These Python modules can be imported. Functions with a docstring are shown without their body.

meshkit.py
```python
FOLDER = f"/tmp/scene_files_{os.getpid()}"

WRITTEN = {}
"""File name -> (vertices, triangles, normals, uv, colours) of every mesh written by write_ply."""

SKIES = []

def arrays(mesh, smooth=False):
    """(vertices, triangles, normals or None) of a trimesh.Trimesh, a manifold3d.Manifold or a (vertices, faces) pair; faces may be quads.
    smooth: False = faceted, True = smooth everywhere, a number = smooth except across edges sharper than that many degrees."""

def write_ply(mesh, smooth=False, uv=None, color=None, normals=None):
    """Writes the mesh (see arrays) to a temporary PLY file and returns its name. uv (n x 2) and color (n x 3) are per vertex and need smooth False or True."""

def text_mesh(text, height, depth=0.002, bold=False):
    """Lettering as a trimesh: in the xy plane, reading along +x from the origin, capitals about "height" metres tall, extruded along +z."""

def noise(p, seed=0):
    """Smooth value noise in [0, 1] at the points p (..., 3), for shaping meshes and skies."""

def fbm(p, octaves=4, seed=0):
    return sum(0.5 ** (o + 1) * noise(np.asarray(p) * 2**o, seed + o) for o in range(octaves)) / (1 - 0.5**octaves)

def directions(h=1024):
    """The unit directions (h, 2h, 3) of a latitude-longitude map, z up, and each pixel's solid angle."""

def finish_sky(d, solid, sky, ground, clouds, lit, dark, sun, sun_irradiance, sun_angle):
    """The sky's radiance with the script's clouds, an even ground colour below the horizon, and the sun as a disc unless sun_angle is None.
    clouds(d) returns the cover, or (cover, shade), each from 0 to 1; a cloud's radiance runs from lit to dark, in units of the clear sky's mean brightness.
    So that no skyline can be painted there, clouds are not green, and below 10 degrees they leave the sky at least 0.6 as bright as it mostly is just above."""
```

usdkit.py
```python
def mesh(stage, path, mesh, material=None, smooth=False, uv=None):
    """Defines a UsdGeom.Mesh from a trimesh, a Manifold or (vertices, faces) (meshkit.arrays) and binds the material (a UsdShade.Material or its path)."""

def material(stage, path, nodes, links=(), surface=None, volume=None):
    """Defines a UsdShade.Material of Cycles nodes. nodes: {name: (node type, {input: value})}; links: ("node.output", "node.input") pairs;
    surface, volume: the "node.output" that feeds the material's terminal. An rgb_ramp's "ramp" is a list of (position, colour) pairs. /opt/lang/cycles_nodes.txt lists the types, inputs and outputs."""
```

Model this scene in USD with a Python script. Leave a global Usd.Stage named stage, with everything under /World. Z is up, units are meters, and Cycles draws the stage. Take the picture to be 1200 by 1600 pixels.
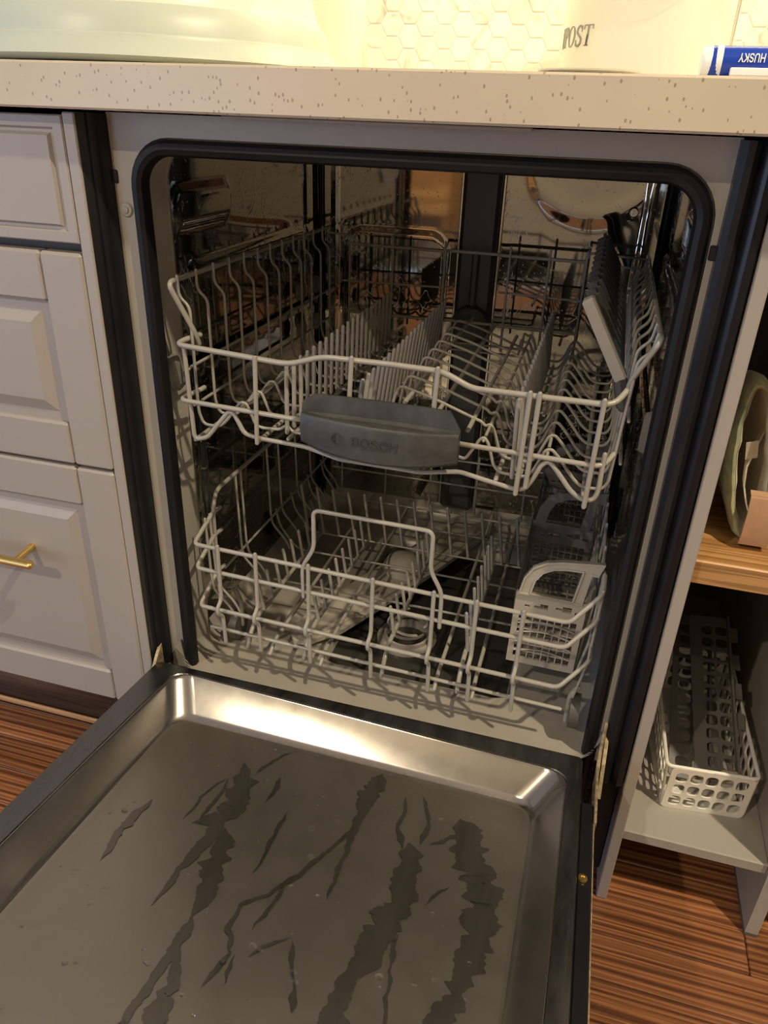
import math, random
import numpy as np, trimesh
from shapely.geometry import Polygon, box as sbox, LineString, Point
from shapely.ops import unary_union
from shapely import affinity
import usdkit, meshkit
from pxr import Usd, UsdGeom, UsdLux, UsdShade, Gf, Sdf

stage = Usd.Stage.CreateInMemory()
UsdGeom.SetStageUpAxis(stage, UsdGeom.Tokens.z)
UsdGeom.SetStageMetersPerUnit(stage, 1.0)
UsdGeom.Xform.Define(stage, '/World')
UsdGeom.Scope.Define(stage, '/World/Looks')
rng = random.Random(7)
nrng = np.random.default_rng(7)

# ------------------------------------------------------------------ camera
def rot(axis, a):
    c, s = math.cos(a), math.sin(a)
    return np.array({'x': [[1,0,0],[0,c,-s],[0,s,c]], 'y': [[c,0,s],[0,1,0],[-s,0,c]], 'z': [[c,-s,0],[s,c,0],[0,0,1]]}[axis])
F_PX = 1173.95
R = rot('z', math.radians(15.0433)) @ rot('x', math.radians(-27.8744)) @ rot('y', math.radians(-2.156))
cam = UsdGeom.Camera.Define(stage, '/World/camera')
right, fwd, up = R[:, 0], R[:, 1], R[:, 2]
M = Gf.Matrix4d(*right, 0, *up, 0, *(-fwd), 0, 0.1874, -0.6987, 0.8821, 1)
cam.AddTransformOp().Set(M)
cam.CreateHorizontalApertureAttr(24.0)
cam.CreateVerticalApertureAttr(32.0)
cam.CreateFocalLengthAttr(24.0 * F_PX / 1200.0)
cam.CreateClippingRangeAttr(Gf.Vec2f(0.02, 50))
cam.CreateExposureAttr(-0.18)

# ------------------------------------------------------------------ lights
def place(l, pos, target):
    pos, target = np.array(pos, float), np.array(target, float)
    z = pos - target; z /= np.linalg.norm(z)
    u = np.array([0, 0, 1.0]) if abs(z[2]) < .95 else np.array([0, 1.0, 0])
    x = np.cross(u, z); x /= np.linalg.norm(x); y = np.cross(z, x)
    l.AddTransformOp().Set(Gf.Matrix4d(*x, 0, *y, 0, *z, 0, *pos, 1))
WARM, COOL = (1.0, 0.83, 0.57), (0.50, 0.66, 1.0)
def can(name, pos, power, r=.032):
    l = UsdLux.DiskLight.Define(stage, '/World/' + name)
    l.CreateRadiusAttr(r); l.CreateIntensityAttr(power); l.CreateColorAttr(Gf.Vec3f(*WARM))
    place(l, pos, (pos[0], pos[1] + 1e-3, 0))
can('ceiling_lamp', (1.12, -0.68, 2.44), 5600)
can('ceiling_lamp_001', (0.75, -1.75, 2.44), 550)
can('ceiling_lamp_002', (-1.0, -2.25, 2.44), 4600)
ul = UsdLux.RectLight.Define(stage, '/World/under_cabinet_lamp')
ul.CreateWidthAttr(2.2); ul.CreateHeightAttr(.03); ul.CreateIntensityAttr(58); ul.CreateColorAttr(Gf.Vec3f(1, .82, .46))
place(ul, (.1, .40, 1.38), (.1, .405, 0))
wl = UsdLux.RectLight.Define(stage, '/World/window_daylight')
wl.CreateWidthAttr(1.4); wl.CreateHeightAttr(1.2); wl.CreateIntensityAttr(3.8); wl.CreateColorAttr(Gf.Vec3f(*COOL))
place(wl, (-2.35, -1.05, .80), (0, -.5, .5))
wf = UsdLux.RectLight.Define(stage, '/World/patio_daylight')
wf.CreateWidthAttr(1.1); wf.CreateHeightAttr(1.3); wf.CreateIntensityAttr(4.0); wf.CreateColorAttr(Gf.Vec3f(*COOL))
place(wf, (-1.95, -3.05, .75), (-1.95, 0, .75))
dome = UsdLux.DomeLight.Define(stage, '/World/sky')
dome.CreateIntensityAttr(0.6); dome.CreateColorAttr(Gf.Vec3f(.6, .75, 1))

# ------------------------------------------------------------------ helpers
used = {}
def numbered(parent, name):
    k = used.get((parent, name), -1) + 1
    used[(parent, name)] = k
    return f'{parent}/{name}' if k == 0 else f'{parent}/{name}_{k:03d}'
def ppath(parent):
    return '/World' if parent is None else str(parent.GetPath())
def tag(prim, label=None, cat=None, group=None, kind=None):
    for k, v in (('label', label), ('category', cat), ('group', group), ('kind', kind)):
        if v: prim.SetCustomDataByKey(k, v)
    return prim
def thing(name, label, cat, group=None):
    p = UsdGeom.Xform.Define(stage, numbered('/World', name)).GetPrim()
    return tag(p, label, cat, group)
def obj(name, mesh, mat, parent=None, smooth=35, label=None, cat=None, group=None, kind=None):
    p = usdkit.mesh(stage, numbered(ppath(parent), name), mesh, mat, smooth=smooth).GetPrim()
    return tag(p, label, cat, group, kind)
cat_ = trimesh.util.concatenate
def cbox(x0, x1, y0, y1, z0, z1, c=.001):
    c = min(c, (x1-x0)*.45, (y1-y0)*.45, (z1-z0)*.45)
    P = []
    for sx in (0, 1):
        for sy in (0, 1):
            for sz in (0, 1):
                v = np.array([(x0, x1)[sx], (y0, y1)[sy], (z0, z1)[sz]])
                s = np.array([1-2*sx, 1-2*sy, 1-2*sz]) * c
                for k in range(3):
                    w = v + s; w[k] = v[k]; P.append(w)
    return trimesh.convex.convex_hull(np.array(P))
def fillet(pts, r, n=5):
    pts = [np.array(p, float) for p in pts]
    if r <= 0: return np.array(pts)
    out = [pts[0]]
    for a, b, c in zip(pts, pts[1:], pts[2:]):
        d1, d2 = np.linalg.norm(a-b), np.linalg.norm(c-b)
        if d1 < 1e-9 or d2 < 1e-9: continue
        k = min(r, d1*.48, d2*.48)
        p, q = b + (a-b)/d1*k, b + (c-b)/d2*k
        for t in np.linspace(0, 1, n):
            out.append((1-t)**2*p + 2*t*(1-t)*b + t*t*q)
    out.append(pts[-1])
    return np.array(out)
def tube(pts, r, fr=.006, sides=8, n=5, closed=False, end=True):
    P = fillet(pts, fr, n)
    keep = [0]
    for i in range(1, len(P)):
        if np.linalg.norm(P[i]-P[keep[-1]]) > 1e-5: keep.append(i)
    P = P[keep]
    T = np.gradient(P, axis=0); T /= np.linalg.norm(T, axis=1, keepdims=True)
    u = np.array([0, 0, 1.0]) if abs(T[0][2]) < .9 else np.array([1.0, 0, 0])
    N = np.cross(T[0], u); N /= np.linalg.norm(N)
    V = []
    a = np.linspace(0, 2*np.pi, sides, endpoint=False)
    rows = []
    frames = []
    for i in range(len(P)):
        N = N - T[i]*(N@T[i]); N /= np.linalg.norm(N); B = np.cross(T[i], N)
        frames.append((N, B))
        rows.append(P[i] + r*(np.cos(a)[:, None]*N + np.sin(a)[:, None]*B))
    if end:   # rounded ends
        N, B = frames[0]; rows.insert(0, P[0] - T[0]*r*.7 + .55*r*(np.cos(a)[:, None]*N + np.sin(a)[:, None]*B))
        N, B = frames[-1]; rows.append(P[-1] + T[-1]*r*.7 + .55*r*(np.cos(a)[:, None]*N + np.sin(a)[:, None]*B))
    V = np.vstack(rows); m = len(rows); F = []
    for i in range(m-1):
        for j in range(sides):
            k = (j+1) % sides
            F += [[i*sides+j, i*sides+k, (i+1)*sides+k], [i*sides+j, (i+1)*sides+k, (i+1)*sides+j]]
    for base, flip in ((0, 1), ((m-1)*sides, 0)):
        for j in range(1, sides-1):
            t = [base, base+j, base+j+1]
            F.append(t[::-1] if flip else t)
    return trimesh.Trimesh(V, np.array(F)[:, ::-1] if False else np.array(F), process=False)
def frame_of(o, e1, e2):
    e1, e2 = np.array(e1, float), np.array(e2, float)
    e1 /= np.linalg.norm(e1); n = np.cross(e1, e2); n /= np.linalg.norm(n); e2 = np.cross(n, e1)
    m = np.eye(4); m[:3, 0], m[:3, 1], m[:3, 2], m[:3, 3] = e1, e2, n, o
    return m
def prism(poly, depth, m=None):
    gs = getattr(poly, 'geoms', [poly])
    t = cat_([trimesh.creation.extrude_polygon(g, depth, engine='earcut') for g in gs if g.area > 1e-9])
    if m is not None: t.apply_transform(m)
    return t
def rrect(x0, y0, x1, y1, r, n=6):
    return sbox(x0+r, y0+r, x1-r, y1-r).buffer(r, quad_segs=n)
def rring(x0, x1, y0, y1, r, n=6):
    """points of a rounded rectangle, always 4*(n+1) of them"""
    out = []
    for cx, cy, a0 in ((x1-r, y1-r, 0), (x0+r, y1-r, 90), (x0+r, y0+r, 180), (x1-r, y0+r, 270)):
        for k in range(n+1):
            a = math.radians(a0 + 90*k/n)
            out.append((cx + r*math.cos(a), cy + r*math.sin(a)))
    return np.array(out)
def loft(rings, cap0=False, cap1=False):
    V = np.vstack(rings); n = len(rings[0]); F = []
    for i in range(len(rings)-1):
        for j in range(n):
            k = (j+1) % n
            F += [[i*n+j, i*n+k, (i+1)*n+k], [i*n+j, (i+1)*n+k, (i+1)*n+j]]
    for on, base, flip in ((cap0, 0, True), (cap1, (len(rings)-1)*n, False)):
        if on:
            V = np.vstack([V, V[base:base+n].mean(0)]); c = len(V)-1
            for j in range(n):
                t = [base+j, base+(j+1) % n, c]
                F.append(t[::-1] if flip else t)
    return trimesh.Trimesh(V, np.array(F), process=False)
def lathe(profile, c, n=64):
    a = np.linspace(0, 2*np.pi, n, endpoint=False)
    rings = [np.stack([c[0]+r*np.cos(a), c[1]+r*np.sin(a), np.full(n, c[2]+z)], 1) for r, z in profile]
    return loft(rings)

# ------------------------------------------------------------------ materials
def L(n): return '/World/Looks/' + n
def plain(name, col, rough=.5, metal=0., bump=0., bscale=200., spec=.5, var=0., vscale=12., coat=0.):
    nodes = {'p': ('principled_bsdf', {'base_color': col, 'roughness': rough, 'metallic': metal, 'specular_ior_level': spec, 'coat_weight': coat}),
             'g': ('texture_coordinate', {})}
    links = []
    if bump:
        nodes['n'] = ('noise_texture', {'scale': bscale, 'detail': 3.}); nodes['b'] = ('bump', {'strength': bump, 'distance': .001})
        links += [('g.object', 'n.vector'), ('n.fac', 'b.height'), ('b.normal', 'p.normal')]
    if var:
        nodes['v'] = ('noise_texture', {'scale': vscale, 'detail': 5., 'roughness': .6})
        lo = tuple(max(0, c*(1-var)) for c in col); hi = tuple(min(1, c*(1+var)) for c in col)
        nodes['r'] = ('rgb_ramp', {'ramp': [(.3, lo), (.7, hi)]})
        links += [('g.object', 'v.vector'), ('v.fac', 'r.fac'), ('r.color', 'p.base_color')]
    return usdkit.material(stage, L(name), nodes, links, surface='p.BSDF')
m_paint = plain('greige_paint', (.355, .328, .303), .42, bump=.04, bscale=60)
m_frame = plain('beige_frame', (.36, .338, .295), .42, var=.05, vscale=8)
m_seal = plain('black_rubber', (.008, .008, .010), .45, bump=.1, bscale=300, spec=.25)
m_strip = plain('black_plastic', (.010, .010, .013), .32, var=.3, vscale=20, spec=.3)
m_wire = plain('grey_nylon', (.34, .325, .29), .28, var=.06, vscale=30)
m_dark = plain('charcoal_plastic', (.050, .050, .049), .45, var=.35, vscale=55)
m_duct = plain('dark_duct_plastic', (.05, .05, .054), .35)
m_greyp = plain('grey_plastic', (.20, .19, .172), .42)
m_bask = plain('beige_plastic', (.42, .385, .33), .42, var=.05, vscale=30)
m_darkp = plain('dark_grey_plastic', (.075, .073, .068), .42)
m_insert = plain('stone_grey_plastic', (.13, .125, .115), .42)
m_white = plain('white_plastic', (.80, .78, .73), .38)
m_tubf = plain('beige_tub_plastic', (.36, .335, .295), .28, var=.06, vscale=15)
m_plate = plain('dark_filter_steel', (.10, .095, .085), .25, metal=.6)
m_brass = plain('brushed_brass', (.85, .62, .22), .28, metal=1.)
m_black = plain('soft_black', (.01, .01, .01), .6)
m_rust = plain('rusty_steel', (.34, .27, .17), .55, metal=.4, var=.5, vscale=120, bump=.4, bscale=400)
m_wall = plain('warm_wall_paint', (.42, .39, .34), .7)
m_ceil = plain('white_ceiling', (.62, .60, .56), .8)
m_leather = plain('tan_leather', (.42, .25, .15), .55, bump=.2, bscale=400, var=.12, vscale=40)
m_cream = plain('cream_lining', (.62, .57, .47), .8, bump=.3, bscale=700)
m_glaze = plain('white_glaze', (.80, .79, .70), .35)
m_celadon = plain('pale_green_glass', (.55, .62, .56), .38)
m_blue = plain('blue_film', (.01, .05, .42), .25)
m_letterw = plain('white_print', (.85, .87, .9), .4)
m_letterd = plain('dark_print', (.10, .10, .12), .5)
m_grout = plain('pale_grout', (.80, .78, .72), .8)
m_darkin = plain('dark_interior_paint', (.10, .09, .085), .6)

def steel(name, col, rough, stretch=(1, 1, 1), var=.06, bump=0., drops=False):
    nodes = {'g': ('texture_coordinate', {}), 'm': ('mapping', {'scale': stretch}),
             'n': ('noise_texture', {'scale': 1., 'detail': 4., 'roughness': .6}),
             'r': ('map_range', {'from_min': .3, 'from_max': .7, 'to_min': rough-var, 'to_max': rough+var, 'clamp': True}),
             'p': ('principled_bsdf', {'base_color': col, 'metallic': 1., 'roughness': rough})}
    links = [('g.object', 'm.vector'), ('m.vector', 'n.vector'), ('n.fac', 'r.value'), ('r.result', 'p.roughness')]
    if bump:
        nodes['b'] = ('bump', {'strength': bump, 'distance': .0006}); links += [('n.fac', 'b.height'), ('b.normal', 'p.normal')]
    return usdkit.material(stage, L(name), nodes, links, surface='p.BSDF')
m_steel = usdkit.material(stage, L('tub_steel'), {
    'g': ('texture_coordinate', {}), 'm': ('mapping', {'scale': (1., 1., .55)}), 'n': ('noise_texture', {'scale': 26., 'detail': 3., 'roughness': .6, 'distortion': .6}),
    's': ('math', {'math_type': 'subtract', 'value2': .5}), 'a': ('math', {'math_type': 'absolute'}), 'l': ('math', {'math_type': 'less_than', 'value2': .0075}),
    'k': ('noise_texture', {'scale': 11., 'detail': 2.}), 'kl': ('math', {'math_type': 'greater_than', 'value2': .54}), 'mm': ('math', {'math_type': 'multiply'}),
    'sp': ('voronoi_texture', {'scale': 130.}), 'sl': ('math', {'math_type': 'less_than', 'value2': .13}), 'mx': ('math', {'math_type': 'maximum'}),
    'w': ('noise_texture', {'scale': 9., 'detail': 2.}), 'b': ('bump', {'strength': .03, 'distance': .001}),
    'r': ('map_range', {'from_min': 0., 'from_max': 1., 'to_min': .05, 'to_max': .55}), 'c': ('mix_color', {'a': (.40, .38, .34), 'b': (.62, .60, .55)}),
    'p': ('principled_bsdf', {'metallic': 1.})},
    [('g.object', 'm.vector'), ('m.vector', 'n.vector'), ('n.fac', 's.value1'), ('s.value', 'a.value1'), ('a.value', 'l.value1'), ('g.object', 'k.vector'), ('k.fac', 'kl.value1'),
     ('l.value', 'mm.value1'), ('kl.value', 'mm.value2'), ('g.object', 'sp.vector'), ('sp.distance', 'sl.value1'), ('mm.value', 'mx.value1'), ('sl.value', 'mx.value2'),
     ('mx.value', 'r.value'), ('r.result', 'p.roughness'), ('mx.value', 'c.fac'), ('c.result', 'p.base_color'), ('g.object', 'w.vector'), ('w.fac', 'b.height'), ('b.normal', 'p.normal')], surface='p.BSDF')
m_pan = steel('door_steel', (.47, .45, .41), .37, (25, 25, 25), .02, 0.)
m_wet = steel('wet_steel', (.27, .26, .235), .35, (40, 10, 10), .04)
m_bright = steel('bright_edge_steel', (.75, .72, .66), .25, (8, 8, 8), .05)
m_water = usdkit.material(stage, L('water'), {'p': ('principled_bsdf', {'base_color': (.95, .96, .97), 'roughness': .02, 'ior': 1.33, 'transmission_weight': 1.})}, [], surface='p.BSDF')

# quartz with small brown flecks
m_quartz = usdkit.material(stage, L('flecked_quartz'), {
    'g': ('texture_coordinate', {}), 'v': ('voronoi_texture', {'scale': 270., 'randomness': 1.}),
    'mp': ('mapping', {'scale': (1, 1, .62)}),
    's': ('separate_color', {}), 'c': ('math', {'math_type': 'less_than', 'value2': .36}),
    'd': ('math', {'math_type': 'less_than', 'value2': .25}), 'a': ('math', {'math_type': 'multiply'}),
    'n': ('noise_texture', {'scale': 6., 'detail': 4.}), 'r': ('rgb_ramp', {'ramp': [(.3, (.54, .475, .37)), (.7, (.61, .54, .43))]}),
    'x': ('mix_color', {'b': (.36, .285, .205)}), 'p': ('principled_bsdf', {'roughness': .28})},
    [('g.object', 'mp.vector'), ('mp.vector', 'v.vector'), ('v.color', 's.color'), ('s.r', 'c.value1'), ('v.distance', 'd.value1'), ('c.value', 'a.value1'), ('d.value', 'a.value2'),
     ('g.object', 'n.vector'), ('n.fac', 'r.fac'), ('r.color', 'x.a'), ('a.value', 'x.fac'), ('x.result', 'p.base_color')], surface='p.BSDF')

def wood(name, dark, mid, light, sx=2.2, sy=60., rough=.32, rand=True):
    nodes = {'g': ('texture_coordinate', {}), 'o': ('object_info', {}), 'k': ('combine_xyz', {}), 'kk': ('math', {'math_type': 'multiply', 'value2': 37.}),
             'add': ('mix', {'mix_type': 'add', 'fac': 1.}), 'm': ('mapping', {'scale': (sx, sy, sy)}),
             'warp': ('noise_texture', {'scale': 1.3, 'detail': 3., 'distortion': 1.2}),
             'fine': ('mapping', {'scale': (sx*4, sy*7, sy*7)}), 'fn': ('noise_texture', {'scale': 1., 'detail': 2.}),
             'w': ('wave_texture', {'wave_type': 'bands', 'bands_direction': 'y', 'scale': .26, 'distortion': 9., 'detail': 3., 'detail_scale': .9}),
             'r': ('rgb_ramp', {'ramp': [(.0, dark), (.22, mid), (.65, light), (1., mid)]}),
             'fr': ('rgb_ramp', {'ramp': [(.38, (.45, .45, .45)), (.5, (1, 1, 1))]}),
             'x': ('mix_color', {'blend_type': 'multiply', 'fac': .75}), 'h': ('hsv', {'hue': .5, 'saturation': 1., 'fac': 1.}),
             'vv': ('map_range', {'from_min': 0., 'from_max': 1., 'to_min': .75, 'to_max': 1.3}),
             'p': ('principled_bsdf', {'roughness': rough}), 'b': ('bump', {'strength': .12, 'distance': .001})}
    links = [('o.random', 'kk.value1'), ('kk.value', 'k.x'), ('kk.value', 'k.y'), ('g.object', 'add.color1'), ('k.vector', 'add.color2'),
             ('add.color', 'm.vector'), ('m.vector', 'w.vector'), ('add.color', 'fine.vector'), ('fine.vector', 'fn.vector'),
             ('w.fac', 'r.fac'), ('fn.fac', 'fr.fac'), ('r.color', 'x.a'), ('fr.color', 'x.b'), ('x.result', 'h.color'),
             ('o.random', 'vv.value'), ('vv.result', 'h.value'), ('h.color', 'p.base_color'), ('fn.fac', 'b.height'), ('b.normal', 'p.normal')]
    return usdkit.material(stage, L(name), nodes, links, surface='p.BSDF')
m_oak = wood('red_oak_floor', (.10, .037, .017), (.21, .082, .035), (.36, .155, .068), 2.0, 80.)
m_kick = wood('dark_oak', (.035, .02, .014), (.10, .06, .042), (.17, .105, .075), 2.5, 30)
m_shelfw = wood('honey_oak', (.36, .18, .065), (.46, .24, .09), (.54, .30, .12), 1.4, 40, .4)
m_cabw = wood('warm_oak_cabinet', (.42, .22, .08), (.60, .34, .13), (.66, .40, .17), 1.2, 14, .5)

# marble tile, slight differences from tile to tile
m_tile = usdkit.material(stage, L('marble_tile'), {
    'g': ('texture_coordinate', {}), 'o': ('object_info', {}), 'n': ('noise_texture', {'scale': 22., 'detail': 6., 'distortion': 1.5}),
    'r': ('rgb_ramp', {'ramp': [(.30, (.52, .50, .46)), (.42, (.78, .76, .70)), (.7, (.84, .82, .76))]}),
    'vv': ('map_range', {'from_min': 0., 'from_max': 1., 'to_min': .86, 'to_max': 1.06}), 'h': ('hsv', {'hue': .5, 'saturation': 1., 'fac': 1.}),
    'p': ('principled_bsdf', {'roughness': .25})},
    [('g.object', 'n.vector'), ('n.fac', 'r.fac'), ('r.color', 'h.color'), ('o.random', 'vv.value'), ('vv.result', 'h.value'), ('h.color', 'p.base_color')], surface='p.BSDF')
# mottled green fabric
m_camo = usdkit.material(stage, L('mottled_green_canvas'), {
    'g': ('texture_coordinate', {}), 'n': ('noise_texture', {'scale': 55., 'detail': 2., 'distortion': .8}), 'f': ('noise_texture', {'scale': 900., 'detail': 1.}),
    'r': ('rgb_ramp', {'ramp': [(.32, (.20, .25, .17)), (.48, (.30, .34, .21)), (.6, (.40, .41, .22)), (.75, (.28, .34, .25))]}),
    'b': ('bump', {'strength': .3, 'distance': .001}), 'p': ('principled_bsdf', {'roughness': .85, 'sheen_weight': .2})},
    [('g.object', 'n.vector'), ('g.object', 'f.vector'), ('n.fac', 'r.fac'), ('r.color', 'p.base_color'), ('f.fac', 'b.height'), ('b.normal', 'p.normal')], surface='p.BSDF')
m_film = usdkit.material(stage, L('clear_film'), {
    't': ('transparent_bsdf', {}), 'p': ('principled_bsdf', {'base_color': (.85, .86, .78), 'roughness': .12}), 'g': ('texture_coordinate', {}),
    'n': ('noise_texture', {'scale': 30., 'detail': 3.}), 'b': ('bump', {'strength': .5, 'distance': .003}), 'x': ('mix_closure', {'fac': .22})},
    [('g.object', 'n.vector'), ('n.fac', 'b.height'), ('b.normal', 'p.normal'), ('t.BSDF', 'x.closure1'), ('p.BSDF', 'x.closure2')], surface='x.closure')

# ------------------------------------------------------------------ the setting
def struct(name, mesh, mat, **k): return obj(name, mesh, mat, kind='structure', **k)
floor = struct('floor', cbox(-2.6, 2.6, -3.1, .7, -.06, -.016), m_black)
pw, npl = .057, 0
y = .62; row = 0
far = []
while y > -3.0:
    x = -1.5 - rng.random()*.7
    inview = y > -1.0
    while x < 1.6:
        l = .45 + rng.random()*.65
        m = cbox(x+.0004, x+l-.0004, y-pw+.0004, y-.0004, -.016, rng.uniform(-.0004, 0.), .0012)
        vis = inview and x+l > -1.0 and x < .9 and not (x > -.33 and x+l < .3)
        (obj('plank', m, m_oak, floor) if vis else far.append(m)); npl += vis
        x += l
    y -= pw; row += 1
obj('plank_field', cat_(far), m_oak, floor, kind='stuff')
wall = struct('wall_back', cbox(-2.6, 2.6, .6014, .70, 0, 2.5), m_grout)
# hexagonal tiles, flat side up
hw = .0362; hh = hw*math.sqrt(3)/2
def hexm(cx, cz, z0):
    o = hw/2 - .0011
    P = []
    for rr, yy in ((o, .608), (o, .6008), (o-.0008, .600)):
        for k in range(6):
            a = math.radians(60*k); P.append((cx+rr*math.cos(a), yy, cz+rr*math.sin(a)))
    return trimesh.convex.convex_hull(np.array(P))
ftile = []
cx0 = -.177 - .75*hw*40
for i in range(96):
    cx = cx0 + i*.75*hw
    for j in range(-1, 13):
        cz = 1.003 + (j-3)*hh + (hh/2 if (i % 2) else 0)
        if cz < .90 or cz > 1.25 or abs(cx) > 1.2: continue
        t = hexm(cx, cz, 0)
        if -.42 < cx < .52 and cz < 1.11: obj('tile', t, m_tile, wall, smooth=False)
        else: ftile.append(t)
obj('tile_field', cat_(ftile), m_tile, wall, smooth=False, kind='stuff')
struct('wall_left', cbox(-2.7, -2.6, -3.1, .7, 0, 2.5), m_wall)
struct('wall_right', cbox(2.6, 2.7, -3.1, .7, 0, 2.5), m_wall)
struct('wall_front', cbox(-2.6, 2.6, -3.2, -3.1, 0, 2.5), m_wall)
struct('ceiling', cbox(-2.7, 2.7, -3.2, .7, 2.5, 2.6), m_ceil)

# ------------------------------------------------------------------ countertop
ct = obj('countertop', cbox(-.93, 1.12, -.05, .600, .877, .914, .0018), m_quartz, label='cream speckled quartz countertop running above the dishwasher', cat='countertop')

# ------------------------------------------------------------------ left drawer cabinet
def bevel_panel(x0, x1, z0, z1, yf):
    """recessed flat with a raised field; yf is the front face of the stiles"""
    steps = [(0, yf+.007), (.0125, yf+.007), (.026, yf+.0015), (.0262, yf+.0015)]
    rings = []
    for d, yy in steps:
        rings.append(np.array([(x0+d, yy, z0+d), (x1-d, yy, z0+d), (x1-d, yy, z1-d), (x0+d, yy, z1-d)]))
    return loft(rings, cap1=True)
def drawer_cabinet(XL, XR, label, gable):
    cab = thing('drawer_cabinet', label, 'cabinet')
    obj('cabinet_body', cbox(XL, XR-.0005, -.010, .59, .155, .872), m_darkin, cab)
    if gable: obj('gable_panel', cbox(-.3135, -.3005, -.0305, .59, .10, .8745, .0012), m_paint, cab)
    obj('toe_kick', cbox(XL, XR+.012, .06, .072, 0.0, .155), m_kick, cab, label='dark wood toe kick board')
    obj('quarter_round', cbox(XL, XR+.012, .052, .06, .0005, .010, .003), m_shelfw, cab, label='light wood strip along the floor')
    top = loft([np.array([(XL+d, yy, .7585+d), (XR-d, yy, .7585+d), (XR-d, yy, .872-d), (XL+d, yy, .872-d)]) for d, yy in ((0, -.014), (0, -.0295), (.0012, -.031), (.0105, -.031), (.0125, -.0285), (.0150, -.0285), (.0175, -.032))], cap1=True)
    obj('drawer', top, m_paint, cab, smooth=20)
    for z0, z1, rail in ((.5120, .7490, .0510), (.1570, .5085, .0500)):
        front = bevel_panel(XL+.05, XR-.05, z0+rail-.002, z1-rail+.002, -.032)
        d = obj('drawer', cat_([front, cbox(XL+.003, XR-.003, -.024, -.012, z0+.003, z1-.003)]), m_paint, cab, smooth=20)
        st = .05
        obj('stile', cbox(XR-st+.0003, XR, -.032, -.014, z0, z1, .0028), m_paint, d)
        obj('stile', cbox(XL, XL+st-.0003, -.032, -.014, z0, z1, .0028), m_paint, d)
        obj('rail', cbox(XL+st, XR-st, -.0317, -.014, z1-rail, z1, .0028), m_paint, d)
        obj('rail', cbox(XL+st, XR-st, -.0317, -.014, z0, z0+rail, .0028), m_paint, d)
        if rail > .03:
            zc = .388 if z0 < .3 else .628
            hx0, hx1 = XL+.114, XR-.114
            hb = [tube([(hx0, -.064, zc-.006), (hx1, -.064, zc-.006)], .0058, 0, 12)]
            for px in (hx0+.03, hx1-.022):
                hb.append(tube([(px, -.064, zc-.006), (px, -.031, zc-.002)], .0048, 0, 10))
            if z0 < .3: obj('handle', cat_(hb), m_brass, d, label='brass bar handle')
drawer_cabinet(-.914, -.314, 'grey painted kitchen base cabinet with three panelled drawers and brass pull', True)
drawer_cabinet(.504, 1.104, 'grey drawer cabinet beyond the open shelf unit at the right', False)

# ------------------------------------------------------------------ dishwasher
dw = thing('dishwasher', 'open built in dishwasher with steel tub and door folded down', 'dishwasher')
CX = -.0055
# front frame: a flange with a rounded opening
FO = sbox(-.287, .215, .276, .8755); FI = rrect(-.268, .10, .2685, .856, .045, 8)
fr = prism(FO.difference(FI), .012, frame_of((0, .012, 0), (1, 0, 0), (0, 0, 1)))
frame = obj('frame', fr, m_frame, dw, label='beige metal frame around the tub opening')
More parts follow.
